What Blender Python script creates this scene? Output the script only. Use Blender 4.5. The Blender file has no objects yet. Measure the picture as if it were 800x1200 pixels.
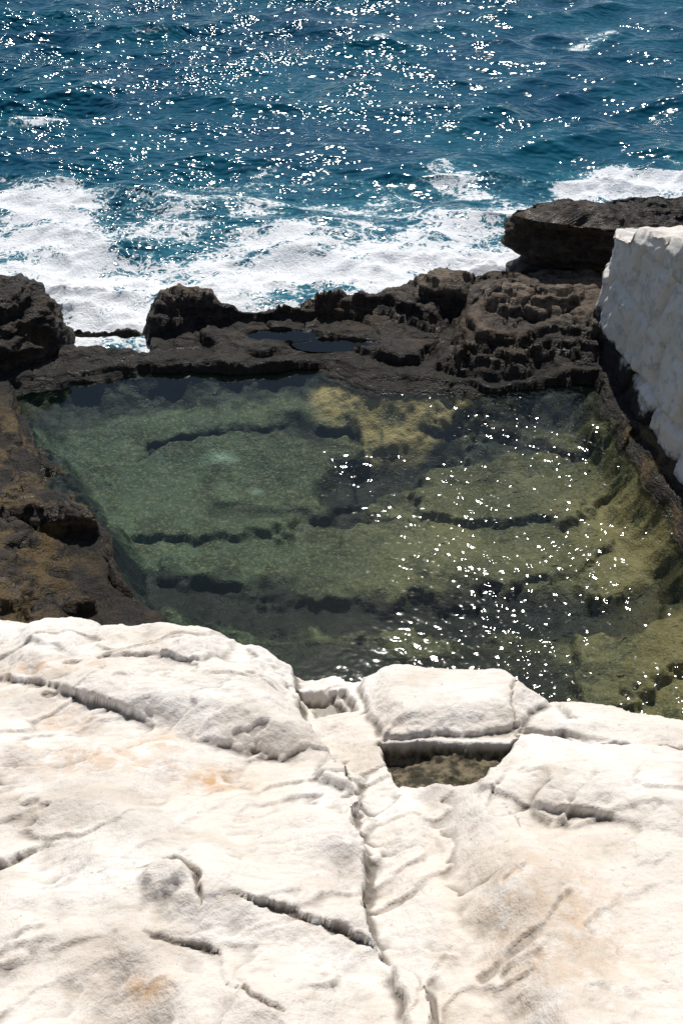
import bpy, math, numpy as np
from mathutils import Vector
R=math.radians
rng=np.random.RandomState(7)

# ------------------------------------------------------------------ noise
_perm=rng.permutation(256).astype(np.int64)
_perm=np.concatenate([_perm,_perm,_perm])
_g=rng.normal(size=(256,3)); _g/=np.linalg.norm(_g,axis=1)[:,None]; _g=_g*1.4
def noise(x,y,z=0.0,seed=0):
    x=np.asarray(x,float)+seed*17.31; y=np.asarray(y,float)+seed*9.17; z=np.zeros_like(x)+z+seed*5.77
    xi=np.floor(x).astype(np.int64); yi=np.floor(y).astype(np.int64); zi=np.floor(z).astype(np.int64)
    xf=x-xi; yf=y-yi; zf=z-zi
    u=xf*xf*xf*(xf*(xf*6-15)+10); v=yf*yf*yf*(yf*(yf*6-15)+10); w=zf*zf*zf*(zf*(zf*6-15)+10)
    def gr(a,b,c):
        h=_perm[_perm[_perm[(xi+a)&255]+((yi+b)&255)]+((zi+c)&255)]
        g=_g[h]
        return g[...,0]*(xf-a)+g[...,1]*(yf-b)+g[...,2]*(zf-c)
    def L(a,b,t): return a+t*(b-a)
    return L(L(L(gr(0,0,0),gr(1,0,0),u),L(gr(0,1,0),gr(1,1,0),u),v),
             L(L(gr(0,0,1),gr(1,0,1),u),L(gr(0,1,1),gr(1,1,1),u),v),w)
def fbm(x,y,z=0.0,o=5,seed=0,gain=.5):
    s=0;a=1;f=1
    for i in range(o):
        s=s+a*noise(x*f,y*f,z*f,seed+i*3); a*=gain; f*=2.03
    return s
def ridged(x,y,z=0.0,o=4,seed=0,gain=.5):
    s=0;a=1;f=1
    for i in range(o):
        s=s+a*(1-2*np.abs(noise(x*f,y*f,z*f,seed+i*3))); a*=gain; f*=2.03
    return s
def ss(a,b,x):
    t=np.clip((x-a)/(b-a),0,1); return t*t*(3-2*t)
def steps(q,st,lo=.3,hi=.7):
    z=q/st; fl=np.floor(z); return (fl+ss(lo,hi,z-fl))*st
def seg_d(X,Y,A,B):
    ax,ay=A;bx,by=B; dx,dy=bx-ax,by-ay
    t=np.clip(((X-ax)*dx+(Y-ay)*dy)/(dx*dx+dy*dy+1e-12),0,1)
    return np.hypot(X-ax-t*dx,Y-ay-t*dy)
def line_d(X,Y,P):
    d=np.full(X.shape,1e9)
    for a,b in zip(P[:-1],P[1:]): d=np.minimum(d,seg_d(X,Y,a,b))
    return d
def sdf(X,Y,P):          # negative inside
    d=line_d(X,Y,P+[P[0]])
    ins=np.zeros(X.shape,bool)
    n=len(P)
    for i in range(n):
        x1,y1=P[i];x2,y2=P[(i+1)%n]
        if y1==y2: continue
        c=((y1>Y)!=(y2>Y))&(X<(x2-x1)*(Y-y1)/(y2-y1)+x1)
        ins^=c
    return np.where(ins,-d,d)
def axis(lo,a,b,hi,step,g=1.12):
    core=list(np.arange(a,b+step*.5,step))
    s=step;x=b;up=[]
    while x<hi: s*=g; x+=s; up.append(x)
    s=step;x=a;dn=[]
    while x>lo: s*=g; x-=s; dn.append(x)
    return np.array(dn[::-1]+core+up)

# ------------------------------------------------------------------ mesh
def link(o): bpy.context.collection.objects.link(o); return o
def grid_obj(name,X,Y,Z,mat,attrs=None,smooth=True):
    ny,nx=X.shape
    me=bpy.data.meshes.new(name)
    co=np.stack([X,Y,Z],-1).reshape(-1,3).astype(np.float32)
    idx=np.arange(ny*nx).reshape(ny,nx)
    f=np.stack([idx[:-1,:-1],idx[:-1,1:],idx[1:,1:],idx[1:,:-1]],-1).reshape(-1,4)
    me.vertices.add(len(co)); me.vertices.foreach_set('co',co.ravel())
    me.loops.add(f.size); me.loops.foreach_set('vertex_index',f.ravel().astype(np.int32))
    me.polygons.add(len(f)); me.polygons.foreach_set('loop_start',(np.arange(len(f))*4).astype(np.int32))
    me.update(calc_edges=True)
    me.polygons.foreach_set('use_smooth',np.full(len(f),smooth)); 
    for k,a in (attrs or {}).items():
        at=me.attributes.new(k,'FLOAT','POINT'); at.data.foreach_set('value',np.asarray(a,np.float32).ravel())
    me.materials.append(mat); me.update()
    return link(bpy.data.objects.new(name,me))
def grid_normals(X,Y,Z):
    P=np.stack([X,Y,Z],-1)
    du=np.gradient(P,axis=1); dv=np.gradient(P,axis=0)
    n=np.cross(du,dv); return n/(np.linalg.norm(n,axis=-1,keepdims=True)+1e-12)
def blur(a,k):
    p=np.pad(a,k,mode='edge')
    c=np.cumsum(np.cumsum(p,0),1); c=np.pad(c,((1,0),(1,0)))
    n=2*k+1
    return (c[n:,n:]-c[:-n,n:]-c[n:,:-n]+c[:-n,:-n])/(n*n)

# ------------------------------------------------------------------ node helper
class N:
    def __init__(s,name):
        s.m=bpy.data.materials.new(name); s.m.use_nodes=True; s.t=s.m.node_tree; s.t.nodes.clear()
        s.out=s.t.nodes.new('ShaderNodeOutputMaterial')
        s.geo=s.t.nodes.new('ShaderNodeNewGeometry')
    def n(s,ty,ins=None,**kw):
        nd=s.t.nodes.new('ShaderNode'+ty)
        for k,v in kw.items(): setattr(nd,k,v)
        for k,v in (ins or {}).items():
            s.set(nd.inputs[k],v)
        return nd
    def set(s,inp,v):
        if isinstance(v,bpy.types.NodeSocket): s.t.links.new(v,inp)
        else: inp.default_value=v
    @property
    def P(s): return s.geo.outputs['Position']
    def math(s,op,a,b=0.0,c=0.0,clamp=False):
        nd=s.t.nodes.new('ShaderNodeMath'); nd.operation=op; nd.use_clamp=clamp
        s.set(nd.inputs[0],a); s.set(nd.inputs[1],b); s.set(nd.inputs[2],c); return nd.outputs[0]
    def map(s,v,a,b,c=0.0,d=1.0,smooth=True):
        nd=s.n('MapRange',{0:v,1:a,2:b,3:c,4:d}); 
        if smooth: nd.interpolation_type='SMOOTHSTEP'
        return nd.outputs[0]
    def noise(s,scale,detail=3,rough=.55,vec=None,dist=0.0):
        return s.n('TexNoise',{'Vector':vec if vec is not None else s.P,'Scale':scale,'Detail':detail,'Roughness':rough,'Distortion':dist}).outputs[0]
    def mapping(s,scale=(1,1,1),rot=(0,0,0),vec=None):
        return s.n('Mapping',{'Vector':vec if vec is not None else s.P,'Scale':scale,'Rotation':rot}).outputs[0]
    def attr(s,name): return s.n('Attribute',attribute_name=name).outputs['Fac']
    def mix(s,f,a,b,blend='MIX'):
        nd=s.t.nodes.new('ShaderNodeMix'); nd.data_type='RGBA'; nd.blend_type=blend
        s.set(nd.inputs[0],f)
        for i,v in ((6,a),(7,b)):
            if isinstance(v,tuple) and len(v)==3: v=v+(1,)
            s.set(nd.inputs[i],v)
        return nd.outputs[2]
    def bump(s,h,dist,strength=1.0,normal=None):
        i={'Height':h,'Distance':dist,'Strength':strength}
        if normal is not None: i['Normal']=normal
        return s.n('Bump',i).outputs[0]
    def done(s,sh): s.t.links.new(sh,s.out.inputs[0]); return s.m

# ------------------------------------------------------------------ materials
def mat_white(wall=False):
    m=N('white_wall_paint' if wall else 'white_rock_mat')
    big=m.noise(1.3,3,.6); mid=m.noise(8,5,.65); fine=m.noise(70,3,.65)
    col=m.mix(m.map(big,.35,.65),(.755,.685,.60),(.82,.775,.715))
    col=m.mix(m.map(mid,.50,.72,0,.45),col,(.63,.555,.47))
    col=m.mix(m.map(fine,.52,.75,0,.3),col,(.53,.48,.42))
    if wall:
        col=m.mix(m.map(m.noise(5,5,.7),.5,.62,0,.6),col,(.42,.405,.39))
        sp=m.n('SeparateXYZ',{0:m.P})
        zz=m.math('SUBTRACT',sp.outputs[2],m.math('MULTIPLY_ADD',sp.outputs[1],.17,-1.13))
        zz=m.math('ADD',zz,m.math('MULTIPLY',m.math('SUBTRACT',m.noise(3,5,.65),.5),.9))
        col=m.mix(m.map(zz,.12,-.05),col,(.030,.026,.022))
    else:
        st=m.attr('stain')
        stn=m.math('MULTIPLY',st,m.map(m.noise(14,4,.65),.36,.60))
        col=m.mix(stn,col,(.58,.36,.19))
        strk=m.noise(7,5,.6,vec=m.mapping((1,6,1),(0,0,R(-28))))
        col=m.mix(m.map(strk,.50,.68,0,.40),col,(.58,.495,.395))
        col=m.mix(m.map(m.noise(2.3,4,.65),.5,.66,0,.55),col,(.56,.48,.39))
        pit=m.noise(24,4,.7); col=m.mix(m.map(pit,.62,.72,0,.5),col,(.30,.26,.22))
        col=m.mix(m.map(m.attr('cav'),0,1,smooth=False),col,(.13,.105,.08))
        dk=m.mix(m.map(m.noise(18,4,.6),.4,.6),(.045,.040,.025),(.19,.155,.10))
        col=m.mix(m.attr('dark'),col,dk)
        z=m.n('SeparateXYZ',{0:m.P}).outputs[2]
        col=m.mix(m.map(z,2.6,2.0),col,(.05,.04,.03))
    h=m.math('ADD',m.math('MULTIPLY',mid,.8),m.math('MULTIPLY',fine,.22))
    nrm=m.bump(h,.035 if wall else .026,.85)
    b=m.n('BsdfPrincipled',{'Base Color':col,'Roughness':.85,'Normal':nrm,'Specular IOR Level':.25})
    return m.done(b.outputs[0])

def mat_dark(name='dark_rock_mat',pool=False):
    m=N(name)
    sep=m.n('SeparateXYZ',{0:m.P}); z=sep.outputs[2]
    big=m.noise(.9,3,.6); mid=m.noise(7,5,.68); fine=m.noise(38,3,.7)
    strat=m.noise(3,4,.6,vec=m.mapping((.5,.5,6)))
    col=m.mix(m.map(mid,.38,.66),(.006,.0055,.005),(.046,.034,.024))
    col=m.mix(m.map(strat,.5,.7,0,.5),col,(.090,.066,.044))
    col=m.mix(m.map(fine,.56,.72,0,.55),col,(.13,.10,.075))
    col=m.mix(m.map(big,.5,.66,0,.4),col,(.075,.045,.017))
    if pool:
        dry=m.map(z,.74,1.0)
        col=m.mix(m.math('MULTIPLY',dry,m.map(mid,.35,.6,.15,.85)),col,(.22,.165,.115))
        wetl=m.map(z,.60,.38)
        col=m.mix(m.math('MULTIPLY',wetl,.75),col,(.009,.008,.005))
        ap=m.attr('ochre')
        col=m.mix(m.math('MULTIPLY',ap,m.map(m.noise(2.2,5,.65,vec=m.mapping((1,1,4))),.46,.60,0,.8)),col,(.13,.086,.030))
        xg=m.map(sep.outputs[0],-1.8,1.6)
        fa=m.mix(xg,(.040,.070,.045),(.072,.070,.030)); fb=m.mix(xg,(.088,.130,.078),(.200,.178,.084))
        fl=m.mix(m.map(m.noise(1.0,4,.65),.38,.62),fa,fb)
        fl=m.mix(m.map(m.noise(2.0,6,.75),.47,.58,0,.75),fl,(.022,.028,.013))
        fl=m.mix(m.map(m.noise(24,4,.75),.50,.64,0,.65),fl,(.25,.24,.135))
        fl=m.mix(m.math('MULTIPLY',m.attr('tan'),m.map(m.noise(3,5,.65),.34,.50)),fl,(.46,.35,.16))
        fl=m.mix(m.attr('weed_shade'),fl,(.003,.005,.004))  # near-black tone for weedy crevices and the painted shadow bands
        fl=m.mix(m.attr('pale'),fl,(.38,.52,.43))
        under=m.map(z,.32,.20)
        col=m.mix(under,col,fl)
    h=m.math('ADD',mid,m.math('MULTIPLY',fine,.35))
    hs=m.math('MULTIPLY',strat,.8)
    if pool: hs=m.math('MULTIPLY',hs,m.map(under,0,1,1,0))
    h=m.math('ADD',h,hs)
    if pool: h=m.math('MULTIPLY',h,m.map(under,0,1,1,.6))
    nrm=m.bump(h,.08,1.0)
    rough=m.map(m.noise(5,2,.6),.3,.7,.38,.8)
    b=m.n('BsdfPrincipled',{'Base Color':col,'Roughness':rough,'Normal':nrm,'Specular IOR Level':.35})
    return m.done(b.outputs[0])

def mat_sea():
    m=N('sea_water_mat')
    f=m.attr('foam')
    warp=m.n('TexNoise',{'Vector':m.P,'Scale':1.6,'Detail':3.0}).outputs['Color']
    wv=m.n('VectorMath',{0:m.P,1:m.n('VectorMath',{0:warp,'Scale':1.3},operation='SCALE').outputs[0]},operation='ADD').outputs[0]
    v1=m.n('TexVoronoi',{'Vector':wv,'Scale':2.2},feature='DISTANCE_TO_EDGE').outputs['Distance']
    v2=m.n('TexVoronoi',{'Vector':wv,'Scale':6.5},feature='DISTANCE_TO_EDGE').outputs['Distance']
    lace=m.math('MAXIMUM',m.map(v1,.16,0),m.math('MULTIPLY',m.map(v2,.15,0),.8))
    nz=m.noise(1.1,5,.65,vec=m.mapping((.7,1.2,1)))
    nf=m.noise(14,4,.75)
    s=m.math('ADD',m.math('MULTIPLY',f,1.25),m.math('MULTIPLY',m.math('SUBTRACT',nz,.5),2.1))
    s=m.math('ADD',s,m.math('MULTIPLY',lace,.36))
    s=m.math('ADD',s,m.math('MULTIPLY',m.math('SUBTRACT',nf,.5),1.1))
    foam=m.math('MULTIPLY',m.map(s,.74,1.02),m.map(f,.02,.2))
    haze=m.math('MULTIPLY',m.map(s,.2,.95,0,.5),m.map(f,.02,.3))
    r1=m.noise(3.2,1,.5,vec=m.mapping((.7,1.25,1)))
    r2=m.noise(7.0,0,.5,vec=m.mapping((.75,1.25,1),(0,0,.3)))
    ch=m.attr('chop')
    h=m.math('ADD',m.math('MULTIPLY',r1,.078),m.math('MULTIPLY',r2,.042))
    nrm=m.bump(m.math('MULTIPLY',h,ch),1.0,1.0)
    col=m.mix(m.map(m.noise(.25,3,.6),.35,.65),(.003,.058,.108),(.005,.092,.140))
    col=m.mix(haze,col,(.07,.28,.33))
    w=m.n('BsdfPrincipled',{'Base Color':col,'Roughness':.10,'IOR':1.33,'Normal':nrm})
    fn=m.bump(nf,.06,.8)
    fo=m.n('BsdfPrincipled',{'Base Color':(.88,.90,.91,1),'Roughness':.7,'Normal':fn})
    mx=m.n('MixShader',{0:foam,1:w.outputs[0],2:fo.outputs[0]})
    return m.done(mx.outputs[0])

def mat_pool():
    m=N('tidal_pool_water')
    fr=m.n('Fresnel',{'IOR':1.33}).outputs[0]
    tr=m.n('BsdfTransparent',{'Color':(.90,.955,.90,1)}).outputs[0]
    di=m.n('BsdfDiffuse',{'Color':(.015,.05,.04,1)}).outputs[0]
    body=m.n('MixShader',{0:.04,1:tr,2:di}).outputs[0]
    gl=m.n('BsdfGlossy',{'Color':(1,1,1,1),'Roughness':.075}).outputs[0]
    return m.done(m.n('MixShader',{0:fr,1:body,2:gl}).outputs[0])

M_white=mat_white(); M_wall=mat_white(True); M_dark=mat_dark(); M_shore=mat_dark('shore_rock_mat',True); M_sea=mat_sea(); M_pool=mat_pool()

# ------------------------------------------------------------------ white rock (foreground)
def white_rock():
    xs=axis(-9,-2.2,1.9,7.5,.0066,1.1); ys=axis(-7,.97,3.80,5.0,.0066,1.08)
    X,Y=np.meshgrid(xs,ys)
    wx=X+.05*fbm(X*2.5,Y*2.5,0,4,1,.5); wy=Y+.05*fbm(X*2.5,Y*2.5,5,4,2,.5)
    wx2=X+.026*fbm(X*5,Y*5,0,5,11,.6); wy2=Y+.026*fbm(X*5,Y*5,5,5,12,.6)
    v1=np.clip(.70+1.3*fbm(X*1.6,Y*1.6,0,3,15),.05,1.3)      # step strength varies along its length
    v2=np.clip(.70+1.5*fbm(X*2.1,Y*2.1,0,3,16),0,1.4)
    base=4.933-.452*Y
    base=np.where(Y<.8,4.571+.55*np.tanh((.8-Y)*.8)*.9,base)
    Z=base+.06*fbm(X*.9,Y*.9,0,3,4)
    crack=np.zeros_like(X)
    Lp=[(-12,4.6),(-.27,3.5),(-.2,3.1),(-.18,2.76),(-.02,2.48),(.09,2.18),(.03,2.08),(.08,1.84),(.07,1.68),(.10,1.44),(.21,1.33),(.27,1.0),(.3,-1),(-12,-1)]
    d=sdf(wx2,wy2,Lp); Z+=.095*v1*ss(.022,-.022,d)+.055*ss(.05,-.13,d)-.050*np.exp(-(np.maximum(d-.02,0)/.12)**2)*(d>-.01)
    k=ss(.018,.0,np.abs(d-.012))*ss(-.1,.3,fbm(X*4,Y*4,0,2,31)); crack=np.maximum(crack,k*.8); Z-=.02*k
    U=[(-.30,3.36),(-.21,2.91),(-.18,2.76),(-.03,2.51),(-.22,2.46),(-.55,2.49),(-1.10,2.76),(-1.56,3.04),(-2.06,3.26),(-5,3.6),(-5,5),(-.4,5)]
    d=sdf(wx2,wy2,U); Z+=.050*v2*ss(.010,-.010,d)+.055*ss(.04,-.16,d)
    U2=[(-.5,3.4),(-.6,3.0),(-1.0,3.05),(-1.6,3.3),(-2.4,3.45),(-2.4,5),(-.4,5)]
    d=sdf(wx2,wy2,U2); Z+=.02*v2*ss(.008,-.01,d)+.015*ss(.05,-.1,d)
    T=[(-3,2.0),(-1.08,1.78),(-.97,1.89),(-.70,1.80),(-.60,1.72),(-.42,1.56),(-.30,1.60),(-.10,1.53),(.12,1.44),(.3,.6),(-3,.6)]
    d=sdf(wx2,wy2,T); Z-=.036*v2*ss(.006,-.008,d)+.04*ss(.04,-.14,d)
    T2=[(-3,1.5),(-.8,1.45),(-.52,1.46),(-.36,1.42),(-.32,1.30),(-.18,1.21),(0,1.0),(-.2,.5),(-3,.5)]
    d=sdf(wx2,wy2,T2); Z-=.020*v2*ss(.006,-.008,d)+.03*ss(.04,-.14,d)
    R1=[(.12,3.4),(.83,3.25),(.91,2.91),(.74,2.70),(.45,2.66),(.18,2.66),(.11,2.85)]
    d=sdf(wx2,wy2,R1); Z+=.028*ss(.010,-.012,d)+.095*ss(.03,-.15,d)
    R1b=[(.9,3.1),(1.0,2.75),(.72,2.68),(1.05,2.62),(1.31,2.55),(1.71,2.53),(7,2.2),(7,3.4)]
    d=sdf(wx2,wy2,R1b); Z+=.025*v1*ss(.01,-.01,d)+.035*ss(.02,-.14,d)
    R2=[(.70,2.62),(.58,2.46),(.50,2.30),(.50,2.18),(.72,2.03),(.89,2.0),(1.03,1.89),(1.38,1.80),(7,1.6),(7,2.5),(1.31,2.54),(.9,2.6)]
    d=sdf(wx2,wy2,R2); Z+=.034*v2*ss(.01,-.010,d)+.06*ss(.05,-.20,d)
    G=[(.30,3.0),(.27,2.42),(.36,2.08),(.40,1.8),(.43,1.49),(.46,1.19),(.45,.9),(.5,-1),(9,-1),(9,3)]
    d=sdf(wx,wy,G); Z+=.12*ss(.05,-.17,d)*ss(2.5,2.0,Y)-.035*ss(.12,0,np.abs(d-.02))*ss(2.5,2.0,Y)
    Z-=.06*ss(.28,0,line_d(wx,wy,[(.75,2.0),(.85,1.6),(.80,1.2),(.9,.8)]))
    d=sdf(wx2,wy2,[(-.22,3.17),(.03,3.12),(.07,2.93),(-.13,2.92)]); Z-=.06*ss(.012,-.015,d)
    d=line_d(wx2,wy2,[(-.2,3.13),(-.02,3.09),(.0,3.02)]); Z-=.05*ss(.03,0,d)
    hole=[(.15,2.63),(.40,2.62),(.72,2.61),(.62,2.44),(.52,2.25),(.36,2.29),(.23,2.28),(.18,2.45)]
    d=sdf(wx2,wy2,hole); hd=d; hk=ss(.012,-.02,d)
    hz=3.715+.05*fbm(X*4,Y*4,0,5,77,.55)
    Z=Z*(1-hk)+np.minimum(Z-.03,hz-.20*(Y-2.4))*hk
    def cr(P,w,dep,amt=1.0):
        nonlocal Z,crack
        dd=line_d(wx2,wy2,P)
        e=np.minimum(np.hypot(X-P[0][0],Y-P[0][1]),np.hypot(X-P[-1][0],Y-P[-1][1]))
        ww=w*(.15+1.7*np.clip(fbm(X*7,Y*7,0,4,41,.6)+.25,0,1.3))*ss(0,.14,e)+1e-4
        k=ss(1,0,dd/ww)*ss(0,.08,e); Z=Z-dep*k; crack=np.maximum(crack,k*amt)
    cr([(.66,2.66),(.88,2.61),(1.05,2.58),(1.31,2.53),(1.5,2.52)],.024,.05)
    cr([(-.34,1.61),(-.10,1.53),(.14,1.43)],.012,.025)
    cr([(-.66,1.72),(-.54,1.72),(-.43,1.66),(-.41,1.50)],.028,.035)
    cr([(-.93,1.91),(-1.08,1.76),(-1.5,1.7)],.009,.014,.7)
    cr([(-.60,1.48),(-.36,1.42),(-.3,1.36)],.011,.018)
    cr([(-.36,1.32),(-.18,1.21),(-.1,1.2)],.009,.018)
    cr([(.8,3.1),(.72,2.85),(.70,2.64)],.010,.02,.7)
    cr([(.52,2.2),(.60,2.0),(.62,1.9)],.009,.015,.7)
    for cx,cy,r,h in ((.01,2.30,.08,.055),(.09,1.90,.05,.03),(.06,2.06,.055,.035),(-.52,1.66,.07,.035),(.72,2.05,.06,.03),(-1.26,2.16,.04,.03)):
        dd=np.hypot(wx2-cx,(wy2-cy)*.8)/r; Z+=h*ss(1.1,.6,dd)
    # generic relief: bedding plates
    ca,sa=math.cos(-.5),math.sin(-.5)
    A=X*ca-Y*sa; B=X*sa+Y*ca
    q=fbm(A*.8,B*1.8,0,6,101,.50)
    Z+=.055*(steps(q,.34,.44,.56)-q)*ss(-.3,.1,noise(X*.8,Y*.8,0,103))
    Z+=.040*fbm(A*1.1,B*1.7,0,3,108,.42)
    Z+=.004*ridged(A*1.2,B*3.6,0,4,51)+.005*fbm(X*6,Y*6,0,4,61,.55)
    Z+=.0020*fbm(X*32,Y*32,0,3,62,.6)
    # outer edge and sea cliff
    ex=np.array([-12,-2.25,-1.78,-1.27,-1.18,-.72,-.29,.08,.41,.78,.92,1.13,1.46,1.78,3,9]); ey=np.array([4.0,3.67,3.62,3.66,3.54,3.51,3.37,3.29,3.21,3.16,2.97,2.89,2.77,2.66,2.5,2.4])
    e=Y-np.interp(X+.02*fbm(X*8,Y*8,0,2,82),ex,ey)+.05*fbm(X*4,Y*4,0,5,81,.6)
    Z=Z-.05*ss(-.10,.08,e)-3.6*np.maximum(e,0)
    Z=np.maximum(Z,-1.6)
    inside=ss(.02,-.03,e)
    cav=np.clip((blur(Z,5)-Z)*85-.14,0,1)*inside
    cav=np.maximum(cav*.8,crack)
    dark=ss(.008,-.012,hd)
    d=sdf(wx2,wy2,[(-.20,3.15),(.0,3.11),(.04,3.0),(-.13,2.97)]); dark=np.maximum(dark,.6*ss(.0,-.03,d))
    stain=np.zeros_like(X)
    for cx,cy,rx,ry in ((-.46,2.25,.13,.08),(-.72,2.45,.13,.09),(-.53,1.30,.06,.04),(-1.11,2.61,.12,.10),(.6,1.5,.2,.3),(-1.3,3.0,.3,.08),(-.9,2.3,.3,.1)):
        amt=1.0 if cx in(-.46,-.53) else .65
        stain=np.maximum(stain,amt*np.exp(-(((X-cx)/rx)**2+((Y-cy)/ry)**2)))
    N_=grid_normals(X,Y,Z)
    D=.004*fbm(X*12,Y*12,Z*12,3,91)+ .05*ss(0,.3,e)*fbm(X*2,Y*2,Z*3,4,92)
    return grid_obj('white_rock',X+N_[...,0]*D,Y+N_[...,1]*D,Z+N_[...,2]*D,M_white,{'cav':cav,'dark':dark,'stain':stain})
white_rock()
def puddle(name,cx,cy,z,rx,ry,mat):
    import bmesh
    bm=bmesh.new(); c=bm.verts.new((cx,cy,z)); r=[]
    for i in range(28):
        a=i/28*2*math.pi; k=1+.12*math.sin(3*a+1)
        r.append(bm.verts.new((cx+rx*k*math.cos(a),cy+ry*k*math.sin(a),z)))
    for i in range(28): bm.faces.new((c,r[i],r[(i+1)%28]))
    me=bpy.data.meshes.new(name); bm.to_mesh(me); bm.free(); me.materials.append(mat); return link(bpy.data.objects.new(name,me))

# ------------------------------------------------------------------ shore
POOL=[(-4.25,11.12),(-4.19,10.91),(-3.69,9.74),(-3.32,9.05),(-2.68,8.28),(-2.34,7.45),(-1.72,6.72),(-1.0,6.0),(-.8,4.5),(-.8,3.0),(4.4,3.0),(4.0,6),(3.78,8.58),(3.56,9.22),(3.51,10.3),(3.40,11.34),(1.9,11.1),(1.13,11.3),(.23,11.34),(-.47,11.79),(-1.72,11.56),(-2.66,11.67)]
def shore():
    xs=axis(-70,-5.5,4.8,70,.024,1.12); ys=axis(2.0,5.4,14.3,24,.024,1.12)
    X,Y=np.meshgrid(xs,ys)
    wx=X+.18*fbm(X*1.4,Y*1.4,0,6,1,.52); wy=Y+.18*fbm(X*1.4,Y*1.4,5,6,2,.52)
    wX=X+.5*fbm(X*.7,Y*.7,0,5,71,.6); wY=Y+.5*fbm(X*.7,Y*.7,5,5,72,.6)
    d=sdf(wx,wy,POOL)
    ins=-d
    floor=.36-(.62+.15*noise(X*.5,Y*.5,0,3))*ss(0,.5,ins)-.14*ss(.5,2,ins)
    floor+=.09*fbm(X*.9,Y*.9,0,4,4,.42)*ss(0,.6,ins)
    floor+=.30*ss(9.7,11.1,Y)*ss(0,.5,ins)
    floor+=.10*ss(2.6,3.6,X)*ss(10.4,9,Y)+.25*ss(-1.2,-2.6,X)*ss(8.6,7.6,Y)
    for P,h in (([(-3.2,8.6),(-1.5,9.0),(.0,9.6),(.1,10.6),(-2.0,10.3),(-3.6,9.9)],.09),([(.9,9.2),(3.2,9.3),(3.3,10.3),(1.3,10.3)],.11),([(-1.9,8.1),(1.0,8.1),(2.8,8.0),(3.2,8.8),(.6,9.1),(-1.6,8.7)],.08),([(2.0,6.2),(3.9,6.6),(3.5,7.4),(2.3,7.2)],.15)):
        dd=sdf(wX,wY,P); floor+=h*ss(.04,-.07,dd)
    floor=np.minimum(floor,.22+.35*ss(.25,0,ins))
    base=.42+.10*fbm(X*.9,Y*.9,0,3,6)
    base+=.42*ss(.1,1.8,d)*ss(-1.2,-2.4,X)*ss(11.6,10.6,Y)
    base+=.10*np.clip(-X-4.2,0,8)+.12*np.clip(X-5,0,8)
    base+=ss(-6,-9,X)*.8+ss(6,10,X)*1.0
    Z=np.where(d<0,floor,np.minimum(.36+d*1.2,base))
    coast=13.0+.25*fbm(X*.6,Y*0,0,3,8)
    coast=np.where(X<-2.6,12.05+.15*fbm(X*1.5,Y*0,0,3,9),coast); coast=np.where(X<-4.6,13.2,coast)
    Z=Z-2.5*ss(0,.5,wy-coast)
    def feat(P,top,w,tilt=0,axy=(0,0)):
        nonlocal Z
        dd=sdf(wx,wy,P); t=top+tilt*(Y-axy[1])+.05*fbm(X*1.5,Y*1.5,0,4,int(top*100))
        h=-.6+(t+.6)*ss(w,-w*.7,dd)**.8
        Z=np.maximum(Z,np.where(dd<w,h,-9))
    feat([(-4.4,11.45),(-2.7,11.72),(-1.7,11.60),(-.5,11.8),(.2,11.4),(1.2,11.3),(1.5,12.9),(-2.7,12.9),(-2.7,12.05),(-4.3,11.9)],.42,.14)
    feat([(-1.9,12.1),(-1.2,11.95),(-.4,12.0),(.3,11.75),(1.2,11.6),(1.4,12.9),(-2.0,12.9)],.50,.14)
    feat([(-4.4,12.62),(-3.7,12.70),(-2.8,12.62),(-2.8,12.82),(-4.2,12.85)],.40,.16)
    feat([(-2.9,13.1),(-2.75,12.45),(-2.0,12.4),(-1.35,12.7),(-.3,12.75),(.6,12.55),(1.2,12.3),(1.6,12.6),(1.7,14.0),(.6,13.35),(-.3,13.15),(-1.4,13.05),(-2.0,13.4)],.78,.62)
    feat([(-2.85,12.95),(-2.6,12.55),(-2.1,12.5),(-1.5,12.75),(-1.7,13.2),(-2.4,13.25)],.98,.6)
    feat([(-.7,13.2),(-.5,12.9),(.2,12.85),(.6,13.3)],.88,.4)
    feat([(.8,13.3),(1.05,12.9),(1.8,12.7),(2.2,13.5),(1.4,13.9)],1.00,.5)
    feat([(1.25,11.5),(1.7,11.30),(2.4,11.3),(3.4,11.55),(6,11.6),(6,14.2),(2.2,14.1),(1.6,13.6),(1.45,12.4)],.86,.85)
    feat([(1.75,12.7),(1.9,12.15),(2.8,12.0),(3.6,12.15),(3.6,12.9),(2.2,13.0)],1.10,.65,.10,(0,12.4))
    feat([(3.5,12.6),(3.7,11.3),(3.8,10.3),(3.8,9.4),(4.1,8.6),(4.4,6),(7,3),(9,8.5),(9,13)],.80,.55)
    # west ledges
    feat([(-7,11.1),(-4.55,10.7),(-4.0,9.75),(-4.6,9.3),(-7,9.0)],.70,.16)
    feat([(-7,10.6),(-4.75,10.4),(-4.4,9.95),(-4.9,9.6),(-7,9.4)],.84,.12)
    feat([(-7,8.45),(-3.9,8.35),(-2.75,8.22),(-2.62,8.05),(-3.6,7.95),(-7,7.9)],.72,.12)
    feat([(-7,9.2),(-3.9,9.2),(-3.3,8.7),(-4,8.55),(-7,8.6)],.55,.10)
    feat([(-5,7.1),(-3.2,7.05),(-2.95,6.75),(-3.0,6.5),(-5,6.3)],.84,.14)
    feat([(-5,7.7),(-3.0,7.6),(-2.6,7.2),(-2.2,6.8),(-5,6.5)],.52,.12)
    feat([(-7,12.2),(-5.2,12.0),(-4.5,11.6),(-4.5,11.2),(-7,11.2)],.6,.3)
    feat([(3.15,10.3),(3.35,10.2),(3.75,9.3),(4.1,9.2),(4,10.3)],.5,.2)
    weed_shade=np.zeros_like(X)  # dark floor tone: weedy crevices plus shadow painted along the pool edges
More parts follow.
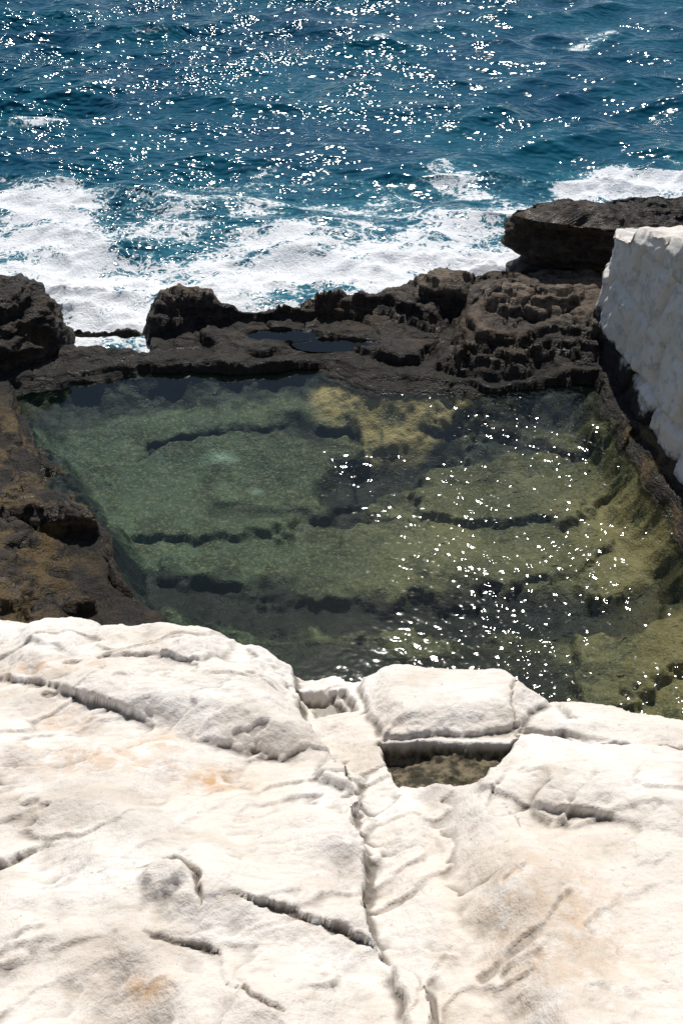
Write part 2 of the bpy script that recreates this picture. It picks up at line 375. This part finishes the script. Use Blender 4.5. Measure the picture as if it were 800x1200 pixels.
    def groove(P,w,dep,a):
        nonlocal Z,weed_shade
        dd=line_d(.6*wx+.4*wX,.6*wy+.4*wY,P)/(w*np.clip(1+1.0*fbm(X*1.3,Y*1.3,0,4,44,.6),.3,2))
        Z=Z-dep*ss(1.3,.2,dd)*(d<0); weed_shade=np.maximum(weed_shade,ss(1.25,.5,np.abs(dd))*a)
    groove([(-2.3,10.35),(-1.2,10.6),(.1,10.75)],.17,.10,.93)
    groove([(.1,9.75),(.7,10.1),(1.3,10.35)],.42,.15,.98)
    groove([(1.3,10.3),(2.2,10.4),(3.1,10.3)],.15,.08,.95)
    groove([(-2.3,8.05),(-1.2,7.75),(0,7.7),(1.5,7.7),(3.4,7.6)],.40,.12,.97)  # submerged rock shadow painted into the floor colour, near edge
    groove([(-1.5,9.3),(-.5,9.4),(.6,9.2)],.11,.05,.5)
    groove([(-1.6,6.8),(0,6.5),(1.5,6.5)],.80,.1,.9)  # painted shadow carries on towards the near cliff
    groove([(2.0,11.1),(3.2,11.1)],.45,.1,.85)  # ledge shadow painted on the floor, far right
    groove([(-4.1,10.9),(-2.6,11.4),(-.6,11.6)],.32,.1,.8)  # ledge shadow painted on the floor, far left
    groove([(-3.7,9.6),(-3.0,8.8),(-2.4,8.0),(-1.8,7.3)],.28,.05,.8)  # darker band along the west bank
    # strata / relief above water
    land=ss(.34,.6,Z)
    strata=noise(X*.6+Y*.2,Y*.6,Z*9+X*.5,21)
    st=.12; q=Z+.11*fbm(X*.9,Y*.9,0,3,25)+.05*X
    Z=Z+(steps(q,st,.25,.62)-q)*land*np.where(X>1.2,.7,1.0)
    Z+=land*(.030*ridged(X*1.8,Y*2.6,0,5,31,.52)-.03+.025*fbm(X*5,Y*5,0,4,32,.55))
    Z+=(1-land)*.012*fbm(X*5,Y*5,0,3,33,.6)
    cr=np.abs(noise(X*1.1,Y*1.5,0,41)+.3*noise(X*5,Y*5,0,42)); Z-=land*.09*ss(.035,0,cr)
    for cx,cy,rx,ry in ((-.80,12.36,.42,.12),(-.1,12.10,.5,.12)):
        k=ss(1.5,.8,np.hypot((X-cx)/rx,(Y-cy)/ry)); Z=Z*(1-k)+k*.33
    N_=grid_normals(X,Y,Z)
    D=land*(.07*strata+.028*fbm(X*2.5,Y*2.5,Z*7,5,51,.58))
    X2,Y2,Z2=X+N_[...,0]*D,Y+N_[...,1]*D,Z+N_[...,2]*D
    tan=ss(.25,-.1,sdf(wx,wy,[(-.1,12.6),(1.7,12.4),(1.65,11.3),(1.1,10.8),(.95,10.4),(.45,10.4),(.3,11.0),(-.1,11.0)]))
    tan=np.maximum(tan,ss(.2,0,sdf(wx,wy,[(-.3,11.3),(1.9,11.2),(1.2,10.9),(1.0,10.5),(.5,10.5),(.4,10.9)])))
    tan=np.maximum(tan,.40*ss(2.2,3.4,X)*ss(10.2,9,Y))
    weed_shade*=(1-.6*tan); 
    pale=np.exp(-(((X+1.5)/.20)**2+((Y-10.15)/.08)**2))*.75+.4*np.exp(-(((X+1.05)/.08)**2+((Y-9.7)/.06)**2))
    ochre=ss(-2.0,-3.2,X)*ss(11,10.3,Y)+ss(2.8,3.3,X)*ss(10.6,9.8,Y)
    return grid_obj('rocky_shore',X2,Y2,Z2,M_shore,{'tan':tan,'weed_shade':weed_shade,'pale':pale,'ochre':np.clip(ochre,0,1)})
shore()

# ------------------------------------------------------------------ pool water: wind ripples over the exposed (east) part
def pool_water():
    xs=axis(-5.3,-2.3,3.9,5.6,.0125,1.10); ys=axis(3.2,5.4,11.5,11.95,.0125,1.15)
    X,Y=np.meshgrid(xs,ys)
    g=X+1.5*fbm(X*.45,Y*.45,0,3,3)-.22*(Y-8)
    m=.05+.95*ss(-1.3,1.9,g)
    m*=np.clip(.80+.7*fbm(X*1.1,Y*1.1,0,3,5),.25,1.35)
    c,s_=math.cos(.3),math.sin(.3)
    A=X*c-Y*s_; B=X*s_+Y*c
    Z=.0080*noise(A*8,B*10,0,1)+.0058*noise(A*15,B*20,0,2)+.0034*noise(A*24,B*30,0,3)
    Z=.30+Z*m*1.25
    return grid_obj('tidal_pool',X,Y,Z,M_pool)
pool_water()
puddle('rock_puddle',-.80,12.36,.47,.6,.20,M_pool)
puddle('rock_puddle',-.1,12.10,.465,.65,.18,M_pool)

# ------------------------------------------------------------------ sea
def sea():
    xs=axis(-2500,-12.5,12.5,2500,.055,1.15)
    yy=[12.0];s=.045
    while yy[-1]<4000:
        s=.05 if yy[-1]<19 else s*(1.007 if yy[-1]<42 else 1.15); yy.append(yy[-1]+s)
    ys=np.array(yy)
    X,Y=np.meshgrid(xs,ys)
    Z=np.zeros_like(X); DX=np.zeros_like(X); DY=np.zeros_like(X)
    r=np.random.RandomState(3)
    pw=noise(X*.12,Y*.12,0,1)
    for i in range(60):
        lam=.4*(4.6/.4)**r.rand(); th=R(-95)+r.normal()*.5
        k=2*math.pi/lam; a=.0105*lam**.95*(1.0+.3*r.randn())
        ph=r.rand()*6.28+1.2*pw*r.randn()
        p=k*(X*math.cos(th)+Y*math.sin(th))+ph
        fade=np.clip(1.3-np.abs(X)/40,0,1)*np.clip((lam/.05)*8/np.maximum(Y,1),0,1)
        c=np.cos(p); s_=np.sin(p)
        Z+=a*c*fade; DX-=a*math.cos(th)*s_*fade*.9; DY-=a*math.sin(th)*s_*fade*.9
    env=.85+.5*fbm(X*.12,Y*.2,0,3,5)
    Z*=env
    Z+=.10*fbm(X*.25,Y*.45,0,3,8)*np.clip(1.3-np.abs(X)/40,0,1)
    crest=np.clip(Z*5,0,1)
    wx=X+1.0*fbm(X*.5,Y*.5,0,4,11); wy=Y+1.0*fbm(X*.5,Y*.5,5,4,12)
    f=np.zeros_like(X)
    def blob(P,w,a):
        nonlocal f
        f=np.maximum(f,a*ss(w,0,line_d(wx,wy,P)))
    blob([(-3.6,12.3),(-4.0,14.5),(-4.8,16)],1.9,1.0)
    blob([(-4.2,15.5),(-5.0,17.5),(-5.6,19)],2.5,.84)
    blob([(-7.5,14.5),(-7,17),(-8.5,19)],2.8,.86)
    blob([(-2.5,15.2),(0,15.2),(3.6,15.8)],2.5,.92)
    blob([(-1,16.6),(1.6,17.0),(3.4,18.2)],1.8,.68)
    blob([(-3,17.5),(-1.5,18.5)],1.5,.54)
    blob([(2.3,20.2),(3.2,18.8)],1.2,.6)
    blob([(3.5,15.2),(6,15.5),(12,15)],1.6,.9)
    blob([(5.0,19.7),(7.4,20.6),(11,21)],1.5,.9)
    blob([(-12,15),(-9,14.5)],3,.8)
    blob([(6.5,31),(8.5,33)],1.0,.42)
    f=np.maximum(f,.44*ss(23,17,Y))
    f=np.maximum(f,.49*ss(.55,1.0,crest)*ss(.0,.5,fbm(X*.25,Y*.4,0,3,14)+.2)*ss(200,60,Y))
    Z+=.14*ss(.5,1,f)*fbm(X*2,Y*2,0,5,21,.55)
    gap=ss(12.85,12.6,Y)*ss(-2.3,-2.7,X)*ss(-4.9,-4.6,X)
    Z=Z*(1-gap)+gap*(.32+.05*fbm(X*4,Y*4,0,4,22))
    f=f*(1-gap)+gap*(.66+.35*fbm(X*2,Y*3,0,2,24))
    Z=np.where((Y<12.9)&(gap<.01),np.minimum(Z,.1),Z)
    chop=(.70+.65*ss(3,-5,X+2*fbm(X*.15,Y*.15,0,3,33)))*(.75+.8*np.clip(fbm(X*.2,Y*.3,0,3,34)+.3,0,1))
    m=ss(12.6,13.2,Y)
    return grid_obj('sea_water',X+DX*m,Y+DY*m,Z,M_sea,{'foam':f,'chop':chop})
sea()

# ------------------------------------------------------------------ 3D rocks
def box_rock(pts,z0f,z1f,res=.03,seed=0,strat=.06,rough=.05,rnd=.12):
    P=np.array(pts); c=P.mean(0)
    nu=int(2*math.pi*np.hypot(*(P-c).T).mean()/res); 
    ang=np.linspace(0,2*math.pi,nu+1)
    rad=np.zeros(nu+1)
    for i,a in enumerate(ang):
        dx,dy=math.cos(a),math.sin(a); best=.1
        for (x1,y1),(x2,y2) in zip(P-c,np.roll(P-c,-1,0)):
            ex,ey=x2-x1,y2-y1; den=dx*ey-dy*ex
            if abs(den)<1e-9: continue
            t=(x1*ey-y1*ex)/den; s=(x1*dy-y1*dx)/den
            if t>0 and -1e-6<=s<=1+1e-6: best=max(best,t)
        rad[i]=best
    k=4; r2=np.concatenate([rad[-k-1:-1],rad,rad[1:k+1]]); rad=np.convolve(r2,np.ones(2*k+1)/(2*k+1),'valid')
    H=z1f(0*ang+c[0],0*ang+c[1])[0]-z0f
    nr=max(6,int(rad.mean()/res)); nh=max(6,int(H/res))
    rr=np.concatenate([np.linspace(0,1,nr)[:-1],np.ones(nh),np.linspace(1,0,nr)[1:]])
    hh=np.concatenate([np.zeros(nr-1),np.linspace(0,1,nh),np.ones(nr-1)])
    A,RR=np.meshgrid(ang,rr); RD,HH=np.meshgrid(rad,hh)
    X=c[0]+np.cos(A)*RD*RR; Y=c[1]+np.sin(A)*RD*RR
    top=z1f(X,Y)
    e=np.clip((RR*RD-(RD-rnd))/rnd,0,1)
    Z=z0f+(top-z0f)*HH-(1-np.sqrt(np.clip(1-e*e,0,1)))*rnd*(HH>=.999)
    n=np.where(RR[...,None]>.98,np.stack([np.cos(A),np.sin(A),0.3*(HH*2-1)],-1),np.stack([0*A,0*A,np.sign(HH-.5)],-1))
    D=strat*steps(noise(X*.5,Y*.5,Z*5,seed+1)*2,.3,.3,.6)*1.4+rough*fbm(X*2.2,Y*2.2,Z*3.5,5,seed+2,.58)*1.5+rough*.5*ridged(X*3,Y*3,Z*5,4,seed+3)
    D+=.25*(HH-.6)*(RR>.98)
    return X+n[...,0]*D,Y+n[...,1]*D,Z+n[...,2]*D
X,Y,Z=box_rock([(2.65,14.25),(3.1,13.85),(4,13.6),(9,13.3),(9.5,14.5),(6,15.1),(4.5,15.0),(3.1,14.9),(2.7,14.6)],.2,lambda x,y:1.50-.01*(x-3)-.12*(y-14),.032,5,.12,.06,.08)
grid_obj('dark_rock_slab',X,Y,Z,M_dark)
def boulder(name,c,r,seed,mat,n=170,rough=.22):
    u=np.linspace(0,2*math.pi,n*2+1); v=np.linspace(-math.pi/2,math.pi/2,n)
    U,V=np.meshgrid(u,v)
    x=np.cos(U)*np.cos(V);y=np.sin(U)*np.cos(V);z=np.sin(V)
    q=2.6; k=(np.abs(x)**q+np.abs(y)**q+np.abs(z)**q)**(-1/q)
    D=k*(1+rough*fbm(x*1.3+seed,y*1.3,z*1.5,6,seed)+.06*noise(x*2,y*2,z*9,seed+5)+.05*ridged(x*3,y*3,z*4,4,seed+8))
    return grid_obj(name,c[0]+x*r[0]*D,c[1]+y*r[1]*D,c[2]+z*r[2]*D,mat)
boulder('dark_boulder',(-4.95,12.25,.35),(1.02,.85,.90),3,M_dark)
boulder('dark_boulder',(-5.7,11.5,.3),(.9,.7,.6),13,M_dark)

# ------------------------------------------------------------------ white wall
def wall():
    path=np.array([(3.42,12.62),(3.62,11.4),(3.80,10.2),(3.98,9.1),(4.25,7.6),(4.5,6.0),(4.7,4.4),(4.9,2.6)])
    s=np.concatenate([[0],np.cumsum(np.hypot(*np.diff(path,axis=0).T))])
    n=520; S=np.linspace(0,s[-1],n)
    px=np.interp(S,s,path[:,0]); py=np.interp(S,s,path[:,1])
    tx=np.gradient(px);ty=np.gradient(py);l=np.hypot(tx,ty);tx/=l;ty/=l
    nx,ny=-ty,tx
    if nx.mean()<0: nx,ny=-nx,-ny
    top=np.interp(S,[0,.9,1.0,2.3,2.4,3.6,3.7,12],[1.93,2.10,2.26,2.65,2.85,3.2,3.4,4.3])
    th=1.25
    prof=[]
    for i in range(90): prof.append((0,i/90))
    for i in range(45): prof.append((i/45,1))
    for i in range(50): prof.append((1,1-i/49))
    prof=np.array(prof)
    A=prof[:,0][:,None]; B=prof[:,1][:,None]
    z0=-.2
    bat=.16*(1-B)*(1-2*A)*-1
    off=A*th+bat
    X=px[None]+nx[None]*off; Y=py[None]+ny[None]*off; Z=z0+(top[None]-z0)*B
    for j in range(24):
        t=j/24; k=t**.35
        cx=px[j]+nx[j]*th*.5; cy=py[j]+ny[j]*th*.5
        X[:,j]=cx+(X[:,j]-cx)*k; Y[:,j]=cy+(Y[:,j]-cy)*k
    sx=np.linspace(0,1,n)[None]*s[-1]+0*A
    hz=(top[None]-Z)
    course=.70; zc=(Z-.1+.05*noise(sx*1.5,Z*2,0,3))/course; row=np.floor(zc); f=np.abs(zc-np.round(zc))*course
    bl=.85; sc=(sx+row*.25+.25*noise(row*3.1,0*row,0,2)+.06*noise(sx*2,Z*2,0,4))/bl; g=np.abs(sc-np.round(sc))*bl
    joint=np.maximum(ss(.07,0,f)*.7,ss(.10,0,g))*ss(-.6,.1,noise(sx*1.3,Z*1.5,0,6))
    D=-.12*joint+.05*fbm(X*2.2,Y*2.2,Z*2.2,6,7,.58)+.10*noise(sc.round()*3.3,row*2.7,0*sc,9)
    top_m=(B>=.999)
    nX=np.where(top_m,0,np.where(A<.5,-nx[None],nx[None])); nY=np.where(top_m,0,np.where(A<.5,-ny[None],ny[None])); nZ=np.where(top_m,1.0,0)+0*nX
    edge=ss(.12,0,hz)*(~top_m)*.05
    D=D-edge
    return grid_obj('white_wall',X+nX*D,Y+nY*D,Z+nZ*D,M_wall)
wall()

# ------------------------------------------------------------------ light
EL,AZ=54,2
sd=Vector((math.sin(R(AZ))*math.cos(R(EL)),math.cos(R(AZ))*math.cos(R(EL)),math.sin(R(EL))))
L=bpy.data.lights.new('sun','SUN'); L.energy=4.2; L.angle=R(.53); L.color=(1,.955,.89)
lo=link(bpy.data.objects.new('sun',L)); lo.rotation_euler=sd.to_track_quat('Z','Y').to_euler(); lo.location=(0,0,30)
w=bpy.data.worlds.new('World'); bpy.context.scene.world=w; w.use_nodes=True
nt=w.node_tree; bg=nt.nodes['Background']; sk=nt.nodes.new('ShaderNodeTexSky'); sk.sky_type='NISHITA'; sk.sun_disc=False
sk.sun_elevation=R(EL); sk.sun_rotation=R(AZ); sk.dust_density=.3
nt.links.new(sk.outputs[0],bg.inputs[0]); bg.inputs[1].default_value=.075
# ------------------------------------------------------------------ camera
c=bpy.data.cameras.new('camera'); c.sensor_fit='VERTICAL'; c.angle=R(55); c.clip_end=8000; c.clip_start=.05
co=link(bpy.data.objects.new('camera',c)); co.location=(0,0,7); co.rotation_euler=(R(52),0,0)
sc=bpy.context.scene; sc.camera=co
sc.view_settings.view_transform='Standard'; sc.view_settings.look='None'; sc.view_settings.exposure=0
